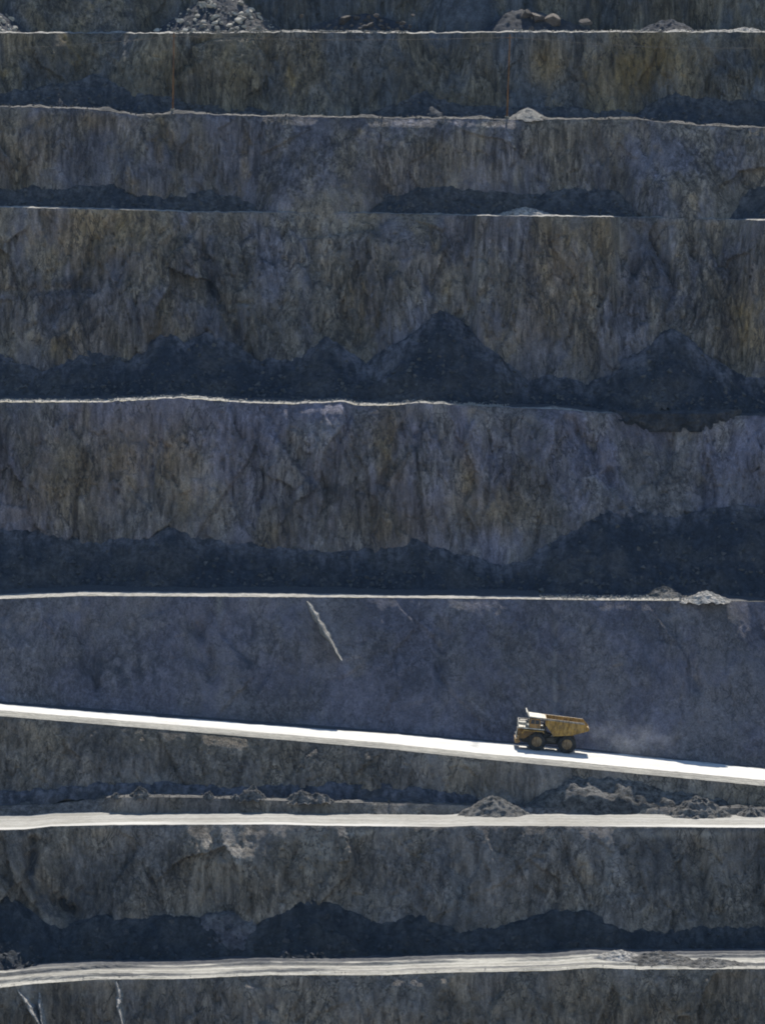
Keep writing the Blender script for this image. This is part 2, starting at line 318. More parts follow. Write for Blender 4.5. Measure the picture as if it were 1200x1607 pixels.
def rock_face(k, up, lo, mat, seed, amp=1., nt=110, shoulder=(.04,.05), spills=(), below=1.5, fac=1.0):
    t = np.linspace(0, 1, nt)**1.1
    T = t[:,None]; Xg = XS[None,:]+0*T
    H = up['z']-lo['z']
    g = T+shoulder[0]*(1-np.exp(-T/shoulder[1]))*(1-T)
    Z = up['z']-T*(H+below)
    Y = up['yc']+(lo['yt']-up['yc'])*g
    s = 100+seed*13
    D = 1.5*fbm(Xg/26, Z/22+seed, s, 3)
    f0, e0 = facets(Xg/13+.3*perlin(Xg/9, Z/9, s+12), Z/38+seed*3, s+10, 1.4, 2.2)
    f1, e1 = facets(Xg/4.6+.2*perlin(Xg/5, Z/9, s+2), Z/19+seed*7, s+20, .75, .9)
    f2, e2 = facets(Xg/1.6+.25*perlin(Xg/2, Z/5, s+3), Z/7.5+seed*5, s+40, .34, .5)
    f3, e3 = facets(Xg/.75, Z/3, s+60, .12, .2)
    D = D+fac*(1.0*f0+1.15*f1+f2*1.1+f3)-fac*.7*(1-sstep(0, .12, e2))*(.4+.6*h2(np.floor(Xg/5), np.floor(Z/9), s))+.25*fbm(Xg/1.1, Z/2.6, s+80, 3)
    D = D*amp
    px, row = proj(Xg, Y, Z)
    D = D*(1-.6*sstep(.5, .92, T))
    for pts, w_, dep in FISS:
        D = D-dep*np.clip(1+.9*fbm(Xg/3, Z/5, s+91, 3), .6, 1.6)*np.exp(-(seg_dist(px+6*fbm(Xg/2.5, Z/4, s+90, 3), row, pts)/w_)**2)
    for (bx, by, rx, ry, hh) in BULGE:
        D = D+hh*np.exp(-(((px-bx)/rx)**2+((row-by)/ry)**2))*(1+.15*fbm(Xg/2.5, Z/2.5, s+95, 4))
    D = D*(.35*sstep(0, 2., up['z']-Z)+.65*sstep(0, 6., up['z']-Z))
    for (c, hw, outw) in spills:
        b = np.exp(-((px-c)/hw)**4)*(1+.10*fbm(Xg/7, Z/12, s+5, 3))
        D = D*(1-.5*b)+b*outw*sstep(0.0, 1., T)
    Y = Y-D
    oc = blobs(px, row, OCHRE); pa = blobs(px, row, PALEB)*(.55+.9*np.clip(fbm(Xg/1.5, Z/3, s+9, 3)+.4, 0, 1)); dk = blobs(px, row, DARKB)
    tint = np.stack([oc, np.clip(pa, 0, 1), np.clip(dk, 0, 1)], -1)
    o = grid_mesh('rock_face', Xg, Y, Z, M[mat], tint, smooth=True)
    return tag(o, kind='structure')

def bench(i):
    L = LV[i]; n = 90
    s = np.linspace(0, 1, n)[:,None]
    yb = L['yt']+7; X = XS[None,:]+0*s
    Y = L['yc']+(yb-L['yc'])*s
    d = Y-L['yc']
    prof = np.exp(-((d-1.3)/.9)**2)
    hb = np.clip(.5+1.0*fbm(X/7, Y*0+i, 200+i, 4), 0, 2)
    Z = L['z']+L['berm']*hb*prof+.10*L['bw']*fbm(X/2.2, Y/1.4, 210+i, 4)*sstep(0, .8, d)+.0*Y
    if L['mat'] == 'track': 
        wr = 0
        for dd, hh in ((4.5,.5),(11.5,.55),(15.5,.35)):
            c = dd+1.6*fbm(X/40, X*0+dd, 4, 3)
            Z = Z+hh*np.clip(.75+.9*fbm(X/16, X*0+dd, 8, 3), 0, 1.3)*np.exp(-((d-c)/.33)**2); wr = wr+1.1*np.clip(.7+1.2*fbm(X/20, X*0+dd, 18, 3), 0, 1)*np.exp(-((d-c+.3)/.75)**2)
    tint = np.zeros(X.shape+(3,))
    if 'dk' in L:      # inner side of the bench: dark fines, plus wall shade put into the colour
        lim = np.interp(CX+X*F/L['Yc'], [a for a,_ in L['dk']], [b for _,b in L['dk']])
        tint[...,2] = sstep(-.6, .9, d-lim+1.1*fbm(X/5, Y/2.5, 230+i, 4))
    if L['mat'] == 'trackpale': tint[...,1] = np.clip(1.1-np.abs(d-1.2)/2.2+.8*fbm(X/16, Y/2, 250, 3), 0, 1)*sstep(-.5, .5, 1.4*fbm(X/45, Y*0, 251, 2)+.35)
    if L['mat'] == 'track': tint[...,2] = np.maximum(tint[...,2], np.clip(wr, 0, .75))  # darker windrow rubble; the shade on its fronts is put into the colour
    mat = L['mat']
    # reversed so that the normals face up
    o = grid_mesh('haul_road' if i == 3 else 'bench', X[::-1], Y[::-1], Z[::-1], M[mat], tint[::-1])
    return tag(o, kind='structure')
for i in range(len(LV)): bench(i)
NTS = [70,90,14,60,80,110,110,60,60,60]
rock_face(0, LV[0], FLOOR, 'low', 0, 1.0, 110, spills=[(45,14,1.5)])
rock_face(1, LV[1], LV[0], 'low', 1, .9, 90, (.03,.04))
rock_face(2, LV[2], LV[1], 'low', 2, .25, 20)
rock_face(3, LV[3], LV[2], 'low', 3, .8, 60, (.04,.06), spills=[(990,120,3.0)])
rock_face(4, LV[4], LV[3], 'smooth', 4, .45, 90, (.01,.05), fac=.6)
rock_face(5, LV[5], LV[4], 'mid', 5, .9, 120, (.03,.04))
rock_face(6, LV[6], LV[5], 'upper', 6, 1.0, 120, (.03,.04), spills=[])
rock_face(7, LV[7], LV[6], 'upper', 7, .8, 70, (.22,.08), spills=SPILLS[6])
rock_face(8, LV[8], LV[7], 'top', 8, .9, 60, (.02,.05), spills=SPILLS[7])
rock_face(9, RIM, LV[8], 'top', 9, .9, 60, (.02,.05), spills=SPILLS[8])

# road verge on the outer side of the haul road, 4 mm above it, with a low kerb of dirt
def strip(name, L, d0, d1, hgt, mat, kind='structure', seed=0, n=14):
    s = np.linspace(0, 1, n)[:,None]; X = XS[None,:]+0*s
    wob = .5*fbm(X/12, X*0, 300+seed, 3)
    Y = L['yc']+d0+(d1+wob-d0)*s
    Z = L['z']+.02+hgt*np.sin(np.pi*np.clip(s*1.02, 0, 1))**.8*(.8+.25*fbm(X/6, s*2, 310+seed, 3))+.07*fbm(X/1.5, Y, 320+seed, 3)*np.sin(np.pi*s)
    o = grid_mesh(name, X[::-1], Y[::-1], Z[::-1], M[mat], np.zeros(X.shape+(3,)))
    return tag(o, kind=kind)
strip('road_verge', LV[3], -.05, 8.0, .35, 'verge')

# ------------------------------------------------------------------ scree: an envelope of cones fed from the foot of the wall
TAN = math.tan(R(36.5)); SCREE = []
def wallY(i, x, z):
    up = LV[i+1] if i+1 < len(LV) else RIM
    yc = np.interp(x, XS, up['yc']); zu = np.interp(x, XS, up['z']); lo = LV[i] if i >= 0 else FLOOR
    yt = np.interp(x, XS, lo['yt']); zl = np.interp(x, XS, lo['z'])
    return yc+(yt-yc)*np.clip((zu-z)/(zu-zl), 0, 1)
def scree(i, sil, mat='scree', front=24, seed=0, jit=.35, spill=None, tan=TAN):
    jit = jit*1.7
    if sil[0][0] <= -60: sil = [(-230, sil[0][1]+14), (-150, sil[0][1]-6)]+sil
    if sil[-1][0] >= 1260: sil = sil+[(1350, sil[-1][1]-6), (1430, sil[-1][1]+14)]
    L = LV[i]
    pxs = np.arange(sil[0][0], sil[-1][0]+1, 6.)
    rows = np.interp(pxs, [a for a,_ in sil], [b for _,b in sil])+3.5*fbm(pxs/34, pxs*0, 400+seed, 4)
    fx = []; fy = []; fz = []
    for p, r in zip(pxs, rows):
        Yf = L['Yt']
        for _ in range(4):
            x, z = unproj(p, r, Yf); Yf = float(wallY(i, float(x), float(z)))
        fx.append(float(x)); fy.append(Yf+.4); fz.append(float(z))
    fx, fy, fz = map(np.array, (fx, fy, fz))
    xs = np.arange(max(fx.min()-12, -134), min(fx.max()+12, 134), .4); ys = np.arange(L['Yt']+9, L['Yt']-front, -.4)
    X, Y = np.meshgrid(xs, ys)
    nz = 1+.12*fbm(X/6, Y/6, 420+seed, 3)
    Z = np.full(X.shape, -1e9); head = np.interp(X, fx, fz)
    for a, b, c in zip(fx, fy, fz):
        Z = np.maximum(Z, c-tan*nz*np.sqrt((X-a)**2+np.minimum(Y-b, 0)**2+.4))
    Z = Z+.55*fbm(X/5.5, Y/5.5, 425+seed, 3)*np.clip((head-Z)/3, 0, 1)+jit*.5*fbm(X/1.6, Y/1.6, 430+seed, 4)+.12*perlin(X/.5, Y/.5, 440+seed)
    zb = np.interp(X[0], XS, L['z'])[None,:]; ycr = np.interp(X[0], XS, L['yc'])[None,:]
    over = Y < ycr
    pxc = CX+X*F/L['Yc']
    allow = (pxc > spill[0]) & (pxc < spill[1]) if spill else np.zeros(X.shape, bool)
    Zc = np.take_along_axis(Z, np.argmin(np.abs(Y-ycr), 0)[None,:], 0)      # height on the crest line
    if spill:
        sc_, sh_ = (spill[0]+spill[1])/2, (spill[1]-spill[0])/2
        Z = np.where(over, np.minimum(Z, Zc-1.3*(ycr-Y))-2.6*np.clip(np.abs(pxc-sc_)/sh_, 0, 2)**3-.5*np.abs(fbm(X/2, Y/2, 470+seed, 3)), Z)
    lowlim = np.where(over, np.where(allow & (Zc > zb), zb-(ycr-Y)*1.9-.3, 1e9), zb-.4)
    mask = (Z > lowlim) & (Y < np.interp(X[0], fx, fy)[None,:]+4.5)
    lowlim = np.where(over, zb-8., lowlim)
    Z = np.maximum(Z, lowlim)
    tint = np.zeros(X.shape+(3,)); tint[...,0] = np.clip(1.05-(head-Z)/(3.4+2.2*fbm(X/4, Y*0, 450+seed, 3)), 0, 1)
    o = grid_mesh('scree_slope', X, Y, Z, M[mat], tint, mask)
    vis = np.argwhere(mask & (Z > zb-.1) & (Y < np.interp(X[0], fx, fy)[None,:]-.5)); SCREE.append((X, Y, Z, zb, head, vis))
    return tag(o, kind='stuff')
scree(0, [(-60,1370),(0,1395),(50,1437),(95,1455),(150,1437),(200,1434),(270,1436),(330,1440),(352,1480),(392,1490),(405,1450),(440,1428),(482,1402),(530,1420),(600,1449),(640,1430),(720,1457),(800,1450),(870,1427),(920,1425),(980,1457),(1100,1452),(1260,1450)], 'screeblack', seed=1)
scree(0, [(328,1432),(345,1428),(370,1430),(398,1440)], 'screefan', seed=11, front=12, tan=.95)
scree(4, [(-60,825),(0,828),(60,828),(130,845),(220,840),(270,820),(320,842),(400,850),(520,864),(590,856),(645,843),(720,866),(800,882),(840,870),(880,832),(950,787),(1020,792),(1060,806),(1130,782),(1260,785)], seed=2, spill=(1128,1400))
scree(5, [(-60,545),(0,552),(70,578),(130,545),(220,560),(260,512),(285,540),(325,515),(400,560),(450,556),(515,525),(570,580),(600,578),(650,520),(690,480),(740,530),(820,595),(870,585),(920,600),(1000,560),(1052,510),(1130,582),(1260,590)], seed=3)
scree(6, [(-60,285),(0,290),(100,288),(180,285),(260,300),(350,298),(420,320)], 'screelight', seed=4)
scree(6, [(575,310),(620,292),(700,288),(760,292),(850,300),(900,290),(960,292),(1000,320)], 'screelight', seed=5)
scree(6, [(1150,330),(1180,290),(1260,285)], 'screelight', seed=6)
scree(7, [(-60,150),(0,140),(90,128),(150,112),(200,135),(300,150),(420,168)], 'screelight', seed=7, front=13, tan=.95)
scree(7, [(600,165),(660,140),(720,160),(800,165),(900,165),(1000,172),(1060,140),(1120,150),(1260,150)], 'screelight', seed=8, front=12)
scree(2, [(845,1266),(868,1226),(900,1212),(960,1214),(1010,1222),(1060,1232),(1110,1240),(1160,1264)], 'rubble', seed=12, front=8, spill=(840,1180))
scree(2, [(-60,1235),(0,1240),(200,1225),(400,1230),(520,1225),(640,1230),(740,1245)], seed=9, front=5)

def drape(i, px0, px1, row0, row1, thick, mat, seed):
    """loose rock that ran over a lip and lies on the top of the face below it"""
    pxs = np.linspace(px0-14, px1+14, 90); t = np.linspace(0, 1, 40)
    X = np.zeros((40, 90)); Y = X.copy(); Z = X.copy()
    for a in range(40):
        for c in range(90):
            r = row0+(row1-row0)*t[a]; yy = float(LV[i]['Yc'])
            for _ in range(3):
                x, z = unproj(pxs[c], r, yy); yy = float(wallY(i-1, float(x), float(z)))
            X[a,c] = float(x); Y[a,c] = yy; Z[a,c] = float(z)
    u = np.clip(np.abs(pxs-(px0+px1)/2)/((px1-px0)/2), 0, 1.3)[None,:]; T = t[:,None]
    end = 1.0-.55*u**2+.22*fbm(X/3, X*0, 480+seed, 4)
    prof = np.minimum(-.3+T*9, np.minimum(np.clip(1-(T/np.maximum(end, .1))**2, -1.4, 1), 1.3*(1-u**3)))+.3*fbm(X/1.6, Z/1.6, 481+seed, 4)
    Y = Y-thick*prof+.12*perlin(X/.5, Z/.5, 482+seed)
    tint = np.zeros(X.shape+(3,)); tint[...,0] = .0
    return tag(grid_mesh('scree_slope', X, Y, Z, M[mat], tint), kind='stuff')
drape(5, 970, 1150, 643, 678, 2.3, 'scree', 1)
# ------------------------------------------------------------------ heaps
def heap(name, px, row, Y, base_z, label, mat='pale', slope=36, seed=0, ridge=0., rough=1., cat='heap', foot=0.):
    """a loose heap: apex seen at (px,row), standing at distance Y on height base_z"""
    top = P(px, row, Y); h = max(top.z-base_z, .3); rad = h/math.tan(R(slope))
    n, mr = 72, 44
    a = np.linspace(0, 2*math.pi, n+1)[None,:]; r = np.linspace(0.001, 1.12+foot/h, mr)[:,None]*rad
    X = r*np.cos(a)*(1+ridge); Yl = r*np.sin(a)
    am = 1+.16*perlin(np.cos(a)*1.6+seed, np.sin(a)*1.6+seed*2.1, 500)+.08*perlin(np.cos(a)*5, np.sin(a)*5+seed, 501)
    Z = h-r*math.tan(R(slope))*am-.1*h*np.exp(-(r/rad*5)**2)
    Z = Z+rough*(.06*h+.1)*fbm(X/1.1+seed*3, Yl/1.1, 510+seed, 4)+rough*.1*perlin(X/.45, Yl/.45, 520+seed)
    Z = np.maximum(Z, -.5-foot)
    o = grid_mesh(name, X[::-1], Yl[::-1], Z[::-1], M[mat], np.zeros(X.shape+(3,)))
    o.location = (top.x, Y, base_z)
    return tag(o, label, cat)
def bz(i, px):
    L = LV[i]; x, _ = unproj(px, 0, L['Yc']); return float(np.interp(float(x), XS, L['z']))
heap('gravel_heap', 828, 166, 1159, bz(7,828), 'pale pointed gravel heap at the foot of the right-hand rusty pole', 'heapgrey', 33, 1, 0, .4)
heap('gravel_heap', 823, 323, 1141, bz(6,823), 'small pale gravel heap on the bright narrow ledge below the pole benches', 'pale', 30, 2, .8)
heap('gravel_heap', 1105, 925, 1071, bz(4,1105), 'pale pointed rubble heap at the right end of the long pale ledge above the truck', 'pale', 36, 3, .5)
heap('gravel_heap', 1040, 917, 1078, bz(4,1040), 'loose grey gravel heap on the long pale ledge left of the pointed rubble heap', 'rubble', 36, 4, .3)
heap('gravel_heap', 1050, 27, 1183, bz(8,1050), 'grey gravel heap on the top bench near the right edge', 'scree', 35, 5, .5)
heap('gravel_heap', 1170, 41, 1180, bz(8,1170), 'low pale gravel heap at the right end of the top bench', 'pale', 30, 6, 1.2)
heap('rubble_heap', 773, 1246, 1017, bz(2,773), 'domed grey rubble heap on the lower ledge just below and left of the truck', 'rubble', 36, 7, .35, foot=2.2)
heap('rubble_heap', 1095, 1247, 1017, bz(2,1095), 'jagged grey rubble heap on the lower ledge near the right edge', 'rubble', 38, 8, .2, 1.6, foot=2.2)
heap('rubble_heap', 1180, 1263, 1017, bz(2,1180), 'tiny rubble heap at the far right of the lower ledge', 'rubble', 38, 9, foot=2.2)
heap('rubble_heap', 182, 1243, 1018.2, bz(2,182), 'leftmost tiny rubble heap on the lower ledge', 'rubble', 46, 10, 0, 1.5)
heap('rubble_heap', 220, 1232, 1018.2, bz(2,220), 'pointed rubble heap second from the left on the lower ledge', 'rubble', 48, 11, 0, 1.6)
heap('rubble_heap', 327, 1240, 1018.2, bz(2,327), 'slim small rubble heap alone in the middle of the lower dark ledge', 'rubble', 52, 12, 0, 1.5)
heap('rubble_heap', 395, 1230, 1018.2, bz(2,395), 'steep jagged rubble heap with a low tail on the lower ledge', 'rubble', 50, 13, .1, 1.7)
heap('rubble_heap', 370, 1246, 1018.2, bz(2,370), 'low rubble heap leaning on the left of the steep jagged one', 'rubble', 40, 14, .4, 1.4)
heap('rubble_heap', 472, 1238, 1018.2, bz(2,472), 'rounded rubble heap right of the steep jagged one on the lower ledge', 'rubble', 42, 15, .2, 1.5)
heap('rubble_heap', 498, 1242, 1018.2, bz(2,498), 'broad loose rubble heap at the right end of the small heaps on the lower ledge', 'rubble', 40, 16, .3, 1.5)
heap('rubble_heap', 970, 1490, 976, bz(0,970), 'low grey rubble heap at the back of the lowest pale track', 'pale', 28, 17, .6)
heap('rubble_heap', 1035, 1491, 973, bz(0,1035), 'low grey rubble heap on the lowest pale track, the one nearer the right edge', 'rubble', 28, 18, .6)
heap('rubble_heap', 1115, 1503, 970, bz(0,1115), 'very flat brown rubble heap at the outer rim of the lowest pale track', 'rubble', 22, 19, 1.2)

# ------------------------------------------------------------------ dump truck
def paint(name, col, dust, rough=.6):
    b = NB(name); o = b.obj(); n = b.noise(o, 1.3, 5, .65)
    c = b.mix(b.ramp(n, .35, .7, .1, .85), col, dust)
    c = b.mix(1.0, c, b.mix(b.ramp(b.noise(b.mapv(o, (1,1,.4)), 1.9, 5, .7), .35, .62), (.42,.40,.38), (1.1,1.1,1.1)), 'MULTIPLY')
    return b.out(c, rough, b.bump(b.noise(o, 6, 3), .2, .02))
DUSTC = (.20,.16,.10)
M['yellow'] = paint('dusty yellow paint', (.44,.255,.05), (.29,.20,.085))
M['orange'] = paint('orange cab paint', (.34,.185,.05), (.22,.16,.09))
M['rubber'] = paint('tyre rubber', (.022,.021,.02), (.06,.052,.042), .85)
M['rim'] = paint('rim paint', (.25,.155,.07), (.22,.165,.10))
M['frame'] = paint('dark frame', (.045,.04,.03), (.1,.08,.055))
M['white'] = paint('pale painted steel', (.6,.58,.52), (.42,.38,.3))
M['steel'] = paint('worn steel', (.25,.22,.18), (.3,.26,.2))
def flat(name, col, rough=.2, spec=.5):
    b = NB(name); return b.out(col, rough, None, 0., spec)
M['glass'] = flat('dark cab glass', (.02,.025,.03), .08)
M['lens'] = flat('lamp lens', (.8,.8,.76), .15)
M['rust'] = paint('rusty pole steel', (.21,.105,.045), (.16,.095,.05), .8)
M['cable'] = flat('cable', (.06,.05,.042), .8)

def bm_obj(name, bm, mat, parent, bev=0., smooth=False):
    bmesh.ops.recalc_face_normals(bm, faces=bm.faces)
    if bev:
        bmesh.ops.bevel(bm, geom=[e for e in bm.edges if e.calc_length() > bev*3 and len(e.link_faces) == 2 and e.calc_face_angle(0) > .5], offset=bev, segments=2, affect='EDGES', profile=.6)
    me = bpy.data.meshes.new(name); bm.to_mesh(me); bm.free()
    if smooth:
        for p in me.polygons: p.use_smooth = True
        me.update()
    return link(name, me, mat, parent)
def prism(bm, prof, y0, y1, fn=None):
    a = [bm.verts.new((x, y0 if fn is None else fn(x, z, 0), z)) for x, z in prof]
    b = [bm.verts.new((x, y1 if fn is None else fn(x, z, 1), z)) for x, z in prof]
    n = len(prof); bm.faces.new(a); bm.faces.new(b[::-1])
    for i in range(n): bm.faces.new((a[i], a[(i+1) % n], b[(i+1) % n], b[i]))
def box(bm, x0, x1, y0, y1, z0, z1):
    prism(bm, [(x0,z0),(x1,z0),(x1,z1),(x0,z1)], y0, y1)
def tube(bm, p, q, r, n=8, r2=None):
    p, q = Vector(p), Vector(q); d = (q-p); m = d.to_track_quat('Z', 'Y').to_matrix().to_4x4(); m.translation = (p+q)/2
    bmesh.ops.create_cone(bm, cap_ends=True, segments=n, radius1=r, radius2=r if r2 is None else r2, depth=d.length, matrix=m)
def lathe(bm, prof, c, n=40):
    """prof: (radius, y offset) pairs turned about the y axis through c"""
    rings = []
    for r, y in prof:
        rings.append([bm.verts.new((c[0]+r*math.cos(2*math.pi*k/n), c[1]+y, c[2]+r*math.sin(2*math.pi*k/n))) for k in range(n)])
    for a, b in zip(rings[:-1], rings[1:]):
        for k in range(n): bm.faces.new((a[k], a[(k+1) % n], b[(k+1) % n], b[k]))
    if prof[0][0] > 1e-3: bm.faces.new(rings[0][::-1])
    if prof[-1][0] > 1e-3: bm.faces.new(rings[-1])
def build_truck():
    root = bpy.data.objects.new('haul_truck', None); C.objects.link(root)
    tag(root, 'dusty yellow mining dump truck driving left up the bright haul road', 'dump truck')
    HW = 3.25
    # dump body: open tray, profile from the side; built from plates so that it is hollow
    bm = bmesh.new()
    side = [(1.25,5.8),(1.3,4.75),(2.95,2.85),(6.3,3.3),(9.2,4.4),(9.15,4.75),(8.1,5.72),(.55,5.96),(.5,5.88)]
    for sy in (-1, 1):
        prism(bm, side, sy*HW, sy*(HW-.16))
    floor_ = [(1.3,4.75),(2.95,2.85),(6.3,3.3),(9.2,4.45),(9.15,4.6),(6.25,3.5),(3.05,3.05),(1.45,4.85),(1.4,5.9),(1.25,5.85)]
    prism(bm, floor_, -HW+.15, HW-.15)
    body = bm_obj('dump_body', bm, M['yellow'], root, .03)
    # canopy over the cab
    bm = bmesh.new()
    can = [(-2.16,6.8),(-1.69,6.08),(.55,5.98),(1.3,5.86),(1.25,5.72),(.5,5.8),(-1.78,5.9),(-2.3,6.73)]
    prism(bm, can, -HW-.02, HW+.02)
    bm_obj('canopy', bm, M['white'], root, .03)
    for sy in (-1, 1):                                     # upper rail along both sides
        bm = bmesh.new(); prism(bm, [(.6,5.97),(.55,5.63),(8.38,5.40),(8.1,5.74)], sy*(HW+.14), sy*(HW+.002))
        bm_obj('side_rail', bm, M['steel'], root, .03)
    for k in range(6):                                     # ribs of the body, both sides
        x = 2.2+k*1.05
        zlo = np.interp(x, [1.3,2.95,6.3,9.2], [4.75,2.85,3.3,4.45])
        for sy in (-1, 1):
            bm = bmesh.new(); prism(bm, [(x,zlo+.1),(x+.26,zlo+.1),(x+.26,5.36),(x,5.36)], sy*(HW+.11), sy*(HW+.002))
            bm_obj('body_rib', bm, M['yellow'], root, .02)
    # frame
    bm = bmesh.new()
    for sy in (-1, 1):
        prism(bm, [(-2.9,1.5),(-2.6,1.1),(2.0,1.15),(5.4,1.2),(6.6,1.5),(6.6,2.2),(3.2,2.6),(1.2,3.3),(-2.9,2.8)], sy*1.35, sy*.85)
    for x in (-2.4, 1.2, 3.8, 6.2): box(bm, x, x+.35, -.84, .84, 1.5, 2.1)
    box(bm, 1.0, 1.5, -2.2, 2.2, 3.0, 4.4)
    bm_obj('chassis', bm, M['frame'], root, .04)
    bm = bmesh.new(); tube(bm, (5.4,-2.6,1.45), (5.4,2.6,1.45), .55, 20); bm_obj('axle', bm, M['frame'], root)
    bm = bmesh.new(); tube(bm, (0,-2.6,1.55), (0,2.6,1.55), .35, 16); bm_obj('axle', bm, M['frame'], root)
    # nose: engine housing, radiator, bumper
    bm = bmesh.new(); prism(bm, [(-3.45,1.75),(-3.5,3.7),(-.4,3.75),(-.3,2.6),(-1.5,2.3),(-2.2,1.75)], -1.55, 1.55)
    hood = bm_obj('engine_housing', bm, M['orange'], root, .06)
    bm = bmesh.new(); box(bm, -3.58, -3.503, -1.35, 1.35, 1.95, 3.55)
    for k in range(9): box(bm, -3.63, -3.582, -1.3, 1.3, 2.05+k*.17, 2.12+k*.17)
    bm_obj('radiator_grille', bm, M['frame'], root)
    bm = bmesh.new(); prism(bm, [(-3.9,1.05),(-3.9,1.75),(-3.2,1.75),(-2.9,1.3),(-3.3,1.05)], -3.1, 3.1)
    bm_obj('bumper', bm, M['orange'], root, .06)
    for sy in (-1, 1):
        for dy in (0, .5):
            bm = bmesh.new(); lathe_x = []
            tube(bm, (-3.74,sy*(2.75-dy),2.15), (-3.50,sy*(2.75-dy),2.15), .2, 18)
            hl = bm_obj('headlight', bm, M['frame'], root)
            bm = bmesh.new(); tube(bm, (-3.80,sy*(2.75-dy),2.15), (-3.742,sy*(2.75-dy),2.15), .18, 18)
            bm_obj('lens', bm, M['lens'], hl)
        bm = bmesh.new(); box(bm, -3.5, -3.2, sy*3.1 if sy < 0 else sy*1.56, sy*1.56 if sy < 0 else sy*3.1, 1.76, 2.5)
        bm_obj('lamp_bracket', bm, M['orange'], root, .04)
        bm = bmesh.new()                                  # front fender over the wheel
        prism(bm, [(-2.9,2.9),(-2.4,3.55),(1.0,3.6),(1.25,3.2),(1.1,3.2),(.9,3.42),(-2.25,3.38),(-2.7,2.85)], sy*3.3, sy*1.58)
        bm_obj('fender', bm, M['yellow'], root, .03)
    # deck in front of and beside the cab
    bm = bmesh.new(); box(bm, -3.55, 1.15, -3.35, 3.35, 3.78, 3.96)
    bm_obj('deck', bm, M['white'], root, .02)
    bm = bmesh.new()
    for z in (4.5, 4.85):
        tube(bm, (-3.5,-3.3,z), (-1.75,-3.3,z), .05); tube(bm, (-3.5,-3.3,z), (-3.5,3.3,z), .05); tube(bm, (-3.5,3.3,z), (1.1,3.3,z), .05)
    for x in (-3.5, -2.6, -1.75): tube(bm, (x,-3.3,3.96), (x,-3.3,4.85), .05)
    for y in (-1.6, 0, 1.6): tube(bm, (-3.5,y,3.96), (-3.5,y,4.85), .05)
    for x in (-3.5, -2, -.5, 1.1): tube(bm, (x,3.3,3.96), (x,3.3,4.85), .05)
    bm_obj('handrail', bm, M['white'], root)
    bm = bmesh.new(); prism(bm, [(-3.5,4.55),(-3.5,4.95),(-2.0,4.95),(-1.9,4.55)], -3.2, -2.0)
    bm_obj('air_cleaner_box', bm, M['white'], root, .08)
    bm = bmesh.new(); tube(bm, (-3.2,1.2,4.4), (-1.8,1.2,4.4), .42, 18); tube(bm, (-3.2,2.2,4.4), (-1.8,2.2,4.4), .42, 18)
    bm_obj('air_filter', bm, M['steel'], root)
    # cab
    bm = bmesh.new(); prism(bm, [(-1.55,3.962),(-1.65,5.05),(-1.4,5.72),(.25,5.72),(.45,5.0),(.45,3.962)], -3.2, -1.1)
    cab = bm_obj('cab', bm, M['orange'], root, .07)
    bm = bmesh.new(); prism(bm, [(-1.45,4.75),(-1.2,5.5),(-.7,5.5),(-.7,4.75)], -3.215, -3.206); bm_obj('side_window', bm, M['glass'], cab)
    bm = bmesh.new(); prism(bm, [(-.55,4.75),(-.55,5.5),(.1,5.5),(.25,4.75)], -3.215, -3.206); bm_obj('side_window', bm, M['glass'], cab)
    bm = bmesh.new(); prism(bm, [(-1.66,4.9),(-1.64,5.02),(-1.43,5.55),(-1.475,5.57),(-1.69,5.05),(-1.69,4.9)], -3.0, -1.3); bm_obj('windscreen', bm, M['glass'], cab)
    bm = bmesh.new(); tube(bm, (-.62,-3.24,4.1), (-.62,-3.24,4.6), .03); bm_obj('door_handle', bm, M['steel'], cab)
    bm = bmesh.new(); box(bm, -1.95, -1.88, -3.6, -3.25, 4.9, 5.5); tube(bm, (-1.9,-3.3,5.2), (-1.55,-3.15,5.2), .03); bm_obj('mirror', bm, M['frame'], cab)
    # ladder at the nose, hoist cylinders, tanks
    bm = bmesh.new()
    for y in (-2.5, -1.9): tube(bm, (-3.85,y,1.7), (-3.6,y,3.8), .05)
    for k in range(7): tube(bm, (-3.83+.035*k,-2.5,1.9+.3*k), (-3.83+.035*k,-1.9,1.9+.3*k), .04)
    bm_obj('ladder', bm, M['white'], root)
    for sy in (-1, 1):
        bm = bmesh.new(); tube(bm, (2.2,sy*1.75,1.7), (3.1,sy*1.75,3.2), .26, 14); tube(bm, (3.1,sy*1.75,3.2), (3.5,sy*1.75,3.7), .17, 14)
        bm_obj('hoist_cylinder', bm, M['steel'], root)
    bm = bmesh.new(); tube(bm, (1.7,-2.3,2.0), (3.4,-2.3,2.0), .62, 22); bm_obj('fuel_tank', bm, M['frame'], root)
    bm = bmesh.new(); tube(bm, (1.7,2.3,2.0), (3.4,2.3,2.0), .62, 22); bm_obj('hydraulic_tank', bm, M['frame'], root)
    # wheels
    def wheel(x, y, z, r, wd, face):
        bm = bmesh.new(); h = wd/2
        prof = [(r*.58,-h*.8),(r*.68,-h),(r*.9,-h*.98),(r*.985,-h*.8),(r,-h*.5),(r,h*.5),(r*.985,h*.8),(r*.9,h*.98),(r*.68,h),(r*.58,h*.8)]
        lathe(bm, prof, (0,0,0), 48)
        for k in range(24):                                # tread lugs
            a = 2*math.pi*k/24
            for s_ in (-1, 1):
                m = Matrix.Rotation(-a+s_*.06, 4, 'Y') @ Matrix.Translation((r+.012,s_*h*.5,0)) @ Matrix.Diagonal((.07,h*.85,.2,1))
                bmesh.ops.create_cube(bm, size=1, matrix=m)
        wo_ = bm_obj('wheel', bm, M['rubber'], root, 0, False); wo_.location = (x,y,z)
        bm = bmesh.new(); f = face
